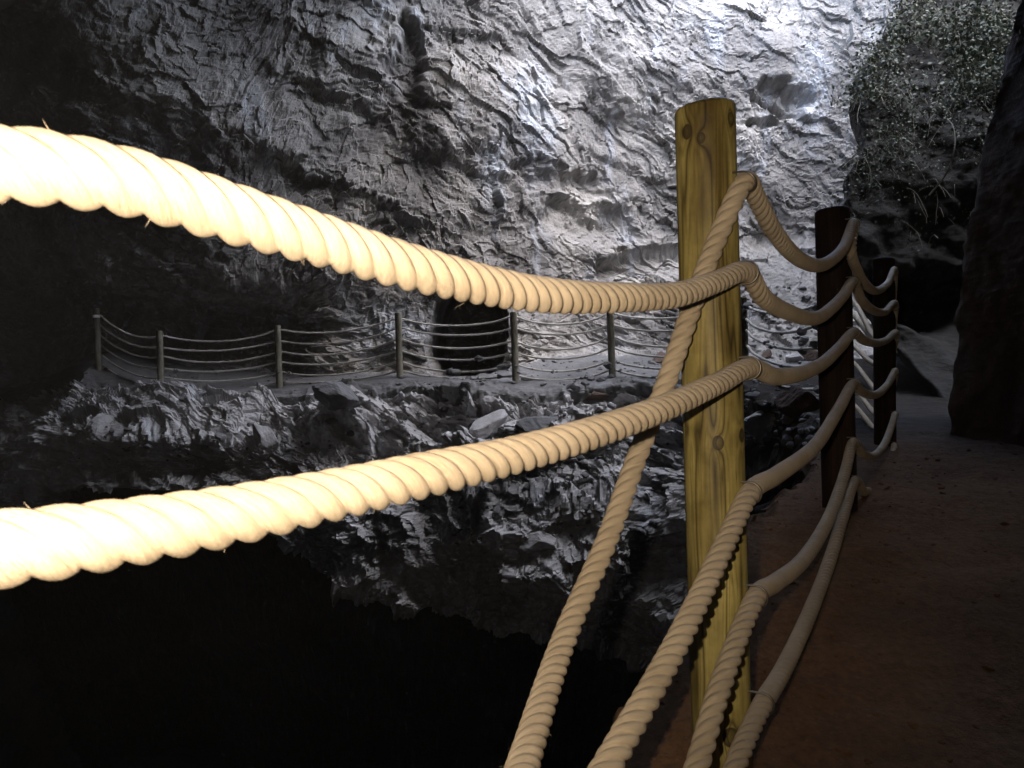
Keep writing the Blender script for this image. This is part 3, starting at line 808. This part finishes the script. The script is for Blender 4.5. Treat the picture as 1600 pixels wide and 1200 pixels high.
# ------------------------------------------------------------------ rocks
def rock_mesh(name, seed, size, cuts=22, sub=4):
    rng = np.random.default_rng(seed)
    bm = bmesh.new(); bmesh.ops.create_icosphere(bm, subdivisions=sub, radius=1)
    bm.verts.ensure_lookup_table()
    D = np.array([v.co[:] for v in bm.verts]); D /= np.linalg.norm(D, axis=1, keepdims=True)
    n = rng.normal(size=(cuts, 3)); n /= np.linalg.norm(n, axis=1, keepdims=True)
    dd = rng.uniform(0.62, 1.0, cuts)
    dot = D @ n.T
    rr = np.min(np.where(dot > 0.08, dd[None, :] / np.maximum(dot, 0.08), 9), axis=1)
    rr = np.minimum(rr, 1.25)
    rr = rr * (1 + 0.05 * gnoise(D[:, 0] * 4 + seed, D[:, 1] * 4 + D[:, 2] * 3, seed))
    P_ = D * rr[:, None] * np.array(size)[None, :]
    for v, c in zip(bm.verts, P_): v.co = c
    me = bpy.data.meshes.new(name); bm.to_mesh(me); bm.free()
    me.polygons.foreach_set('use_smooth', np.full(len(me.polygons), False))
    return me

depsg = bpy.context.evaluated_depsgraph_get()
depsg.update()
def ground_hit(px, py):
    d = (ROT @ Vector(((px - 800) / F, (600 - py) / F, -1))).normalized()
    ok, loc, nrm, _, ob, _ = S.ray_cast(depsg, Vector((0, 0, 0)) + d * 5.5, d)
    return loc if ok else None
boulders = [
    (1036, 566, (0.20, 0.18, 0.14), 'squarish dark boulder on the ledge floor, just left of the yellow post', 'darkrock'),
    (1200, 556, (0.13, 0.12, 0.08), 'smallest dark stone on the slope between the yellow and dark posts', 'darkrock'),
    (1240, 562, (0.16, 0.14, 0.11), 'grey stone on the slope between the yellow and dark posts', 'cliff'),
    (1268, 560, (0.20, 0.18, 0.17), 'black boulder touching the left side of the tall dark post', 'darkrock'),
    (528, 622, (0.50, 0.34, 0.27), 'big jutting block on the ledge rim below the third grey post span', 'ledge'),
    (760, 668, (0.42, 0.3, 0.14), 'flat pale topped rock on the cliff above the lower bright rope', 'cliff'),
    (850, 668, (0.5, 0.35, 0.18), 'long flat rock on the cliff just above the lower bright rope', 'ledge'),
    (935, 622, (0.24, 0.2, 0.10), 'dark rounded rock set in the rim below the sixth grey post', 'darkrock'),
    (1200, 672, (0.26, 0.2, 0.22), 'pale angular rock in the gap right of the yellow post', 'cliff'),
    (1255, 640, (0.3, 0.2, 0.16), 'dark rock in the gap left of the tall dark post', 'darkrock'),
    (415, 690, (0.22, 0.2, 0.26), 'upright pale block on the cliff face under the third grey post', 'cliff'),
    (845, 850, (0.36, 0.3, 0.16), 'smooth slanting slab low on the cliff left of the steep slack rope', 'cliff')]
for i, (px, py, sz, lab, mt) in enumerate(boulders):
    p = ground_hit(px, py)
    if p is None: continue
    o = add('boulder', rock_mesh('boulder', 31 + i, sz), M[mt], loc=p + Vector((0, 0.05, 0.02)))
    o.rotation_euler = (rnd.uniform(-.3, .3), rnd.uniform(-.2, .5), rnd.uniform(0, 6))
    tag(o, lab, 'rock', 'boulders about the pit')
p = ground_hit(258, 618)
if p is None: p = FAR[1]
o = add('stone_slab', rock_mesh('stone_slab', 77, (0.34, 0.16, 0.05), 18), M['cliff'], loc=FAR[1] + Vector((0.08, -0.05, 0.0)))
tag(o, 'flat pale stone slab under the second post of the far ledge', 'stone slab')
p = ground_hit(739, 583)
if p is None: p = at(739, 583, 13.6)
o = add('white_stone', rock_mesh('white_stone', 78, (0.045, 0.04, 0.038), 16, 3), M['stonepale'], loc=p + Vector((0, 0, 0.02)))
tag(o, 'small white stone lying at the black tunnel mouth', 'stone')

# loose rubble over the ledge, cliff tops and slope
rv, rf = [], []
base = [rock_mesh('tmp', 200 + i, (1, 0.8, 0.6), 14, 2) for i in range(6)]
bases = []
for me in base:
    n = len(me.vertices); a = np.zeros(n * 3, np.float32); me.vertices.foreach_get('co', a)
    fcs = np.array([p_.vertices[:] for p_ in me.polygons]); bases.append((a.reshape(-1, 3), fcs))
    bpy.data.meshes.remove(me)
cnt = 0; nv = 0
while cnt < 1100:
    zone = rnd.random()
    if zone < .35: px, py = rnd.uniform(1160, 1300), rnd.uniform(430, 700)
    elif zone < .7: px, py = rnd.uniform(120, 1060), rnd.uniform(575, 720)
    elif zone < .85: px, py = rnd.uniform(640, 1070), rnd.uniform(640, 850)
    else: px, py = rnd.uniform(700, 1060), rnd.uniform(560, 600)
    p = ground_hit(px, py); cnt += 1
    if p is None or p.y > 18: continue
    vb, fb = bases[rnd.randrange(6)]
    s_ = min(0.012 + rnd.expovariate(1 / 0.022), 0.12)
    E = Matrix.Rotation(rnd.uniform(0, 6), 3, 'Z') @ Matrix.Rotation(rnd.uniform(-.6, .6), 3, 'X')
    rv.append((vb * s_) @ np.array(E).T + np.array(p[:])); rf.append(fb + nv); nv += len(vb)
tag(add('rubble', mesh_np('rubble', np.concatenate(rv), np.concatenate(rf), False), M['ledge']), 'loose grey rubble scattered over ledge, cliff and slope', 'rubble', kind='stuff')

pv, pf = [], []; nv = 0
for _ in range(420):
    y = rnd.uniform(0.9, 4.6); u = abs(rnd.gauss(0, 0.75)) - 0.12
    x = float(np.interp(y, ex_y, ex_x)) + u
    hit, loc, nrm_, _i, ob, _m = S.ray_cast(depsg, Vector((x, y, 0.0)), Vector((0, 0, -1)))
    if not hit or ob.name != 'path': continue
    vb, fb = bases[rnd.randrange(6)]
    s_ = min(0.003 + rnd.expovariate(1 / 0.004), 0.016)
    E = Matrix.Rotation(rnd.uniform(0, 6), 3, 'Z') @ Matrix.Rotation(rnd.uniform(-.6, .6), 3, 'X')
    pv.append((vb * s_) @ np.array(E).T + np.array(loc[:])); pf.append(fb + nv); nv += len(vb)
tag(add('pebbles', mesh_np('pebbles', np.concatenate(pv), np.concatenate(pf), False), M['earth']), 'small brown pebbles strewn on the earth path', 'pebbles', kind='stuff')

# ------------------------------------------------------------------ overgrowth on the bank
nb = normals(BX, BY, BZ)
cand = [(r, c) for r in range(0, BX.shape[0], 2) for c in range(0, BX.shape[1], 2)]
wts = []
for r, c in cand:
    z = BZ[r, c]; x = BX[r, c]
    wts.append(max(0.0, min(1, (z - 0.9) / 0.8)) * (1.0 if tq[r, c] < 0.22 else 0.0) * (1.5 if z > 2.6 else 0.7) * (1 if z < 6.5 else 0.2))
wts = np.array(wts); patch = fbm(np.array([BX[r, c] for r, c in cand]) * 1.3, np.array([BZ[r, c] for r, c in cand]) * 1.3, 810, 3)
wts *= np.clip(0.5 + 1.6 * patch, 0.02, 2); wts /= wts.sum()
rng = np.random.default_rng(4)
lv, lf, lm = [], [], []
nv = 0
def leaf(p, d, n, L, wd):
    global nv
    s_ = np.cross(d, n); s_ /= np.linalg.norm(s_) + 1e-9
    lv.extend([p, p + d * L * .5 + s_ * wd, p + d * L, p + d * L * .5 - s_ * wd]); lf.append((nv, nv + 1, nv + 2, nv + 3)); nv += 4
for idx in rng.choice(len(cand), 3000, p=wts):
    r, c = cand[idx]; p0 = np.array([BX[r, c], BY[r, c], BZ[r, c]]); nn = nb[r, c]
    if nn[1] > 0: nn = -nn
    cl_ = p0 + nn * rng.uniform(0.02, 0.28)
    for _ in range(rng.integers(8, 22)):
        p = cl_ + rng.normal(size=3) * np.array([.10, .07, .09])
        d = rng.normal(size=3) + np.array([0, -.4, -.5]); d /= np.linalg.norm(d)
        n_ = rng.normal(size=3) + nn; L = rng.uniform(.014, .045) * (1.35 if p0[2] > 2.7 else 1.0)
        leaf(p, d, n_, L, L * rng.uniform(.22, .42)); lm.append(0)
for idx in rng.choice(len(cand), 1100, p=wts):           # trailing dry stems
    r, c = cand[idx]; p = np.array([BX[r, c], BY[r, c], BZ[r, c]]); nn = nb[r, c]
    if nn[1] > 0: nn = -nn
    L = rng.uniform(.15, .8); m_ = 7
    d = nn * rng.uniform(.4, 1.1) + rng.normal(size=3) * .5; d /= np.linalg.norm(d)
    wdt = rng.uniform(.0015, .0035); prev = None
    for q_ in range(m_):
        s_ = np.array([wdt, 0, 0]); s2 = np.array([0, wdt, wdt * .3])
        ring = [p + s_, p - .5 * s_ + .87 * s2, p - .5 * s_ - .87 * s2]
        lv.extend(ring); cur = nv; nv += 3
        if prev is not None:
            for z_ in range(3):
                lf.append((prev + z_, prev + (z_ + 1) % 3, cur + (z_ + 1) % 3, cur + z_)); lm.append(1)
        prev = cur
        p = p + d * L / m_; d = d + np.array([0, 0, -.34]) + rng.normal(size=3) * .12; d /= np.linalg.norm(d)
me = mesh_np('undergrowth', np.array(lv), np.array(lf), False)
uo = add('undergrowth', me, [M['leaf'], M['straw']])
if len(me.polygons) == len(lm): me.polygons.foreach_set('material_index', np.array(lm, dtype=np.int32))
tag(uo, 'dull green creepers and dry stems hanging over the right bank', 'undergrowth', kind='stuff')

def tube_mesh(name, pts, r0, r1, nseg=10, wob=0.0, seed=0, step=0.03):
    path, s = spline(pts, step); T, U, B = frames(path); n = len(path)
    th = np.linspace(0, 2 * np.pi, nseg, endpoint=False)
    rr = np.linspace(r0, r1, n)[:, None] * (1 + wob * gnoise(s[:, None] * 9 + th[None, :] * 0.7, th[None, :] + 0 * s[:, None], seed))
    V = path[:, None, :] + rr[..., None] * (np.cos(th)[None, :, None] * U[:, None, :] + np.sin(th)[None, :, None] * B[:, None, :])
    i = np.arange(n - 1)[:, None] * nseg; j = np.arange(nseg)[None, :]; j2 = (j + 1) % nseg
    f = np.stack([i + j, i + j2, i + nseg + j2, i + nseg + j], -1).reshape(-1, 4)
    return mesh_np(name, V.reshape(-1, 3), f)
o = add('dry_stem', tube_mesh('dry_stem', [at(1452, 305, 7.9), at(1478, 272, 7.75), at(1491, 235, 7.7), at(1490, 200, 7.8), at(1480, 185, 7.95)], 0.009, 0.004, 6, 0.1, 5), M['straw'])
tag(o, 'single pale dry stem arching over the overgrown right bank', 'plant stem')

# ------------------------------------------------------------------ damp, dusty air of the cave, lit from the mouth
bm = bmesh.new(); bmesh.ops.create_cube(bm, size=1.0)
me = bpy.data.meshes.new('haze'); bm.to_mesh(me); bm.free()
hm = bpy.data.materials.new('haze'); hm.use_nodes = True; ht = hm.node_tree; ht.nodes.clear()
pvn = ht.nodes.new('ShaderNodeVolumePrincipled'); pvn.inputs['Color'].default_value = (0.86, 0.88, 0.92, 1); pvn.inputs['Density'].default_value = 0.0005
hout = ht.nodes.new('ShaderNodeOutputMaterial'); ht.links.new(pvn.outputs[0], hout.inputs['Volume'])
hz = add('haze', me, hm, loc=(-2, 14, -2)); hz.scale = (46, 52, 33)
tag(hz, 'thin dusty haze filling the cave', 'haze', kind='stuff')
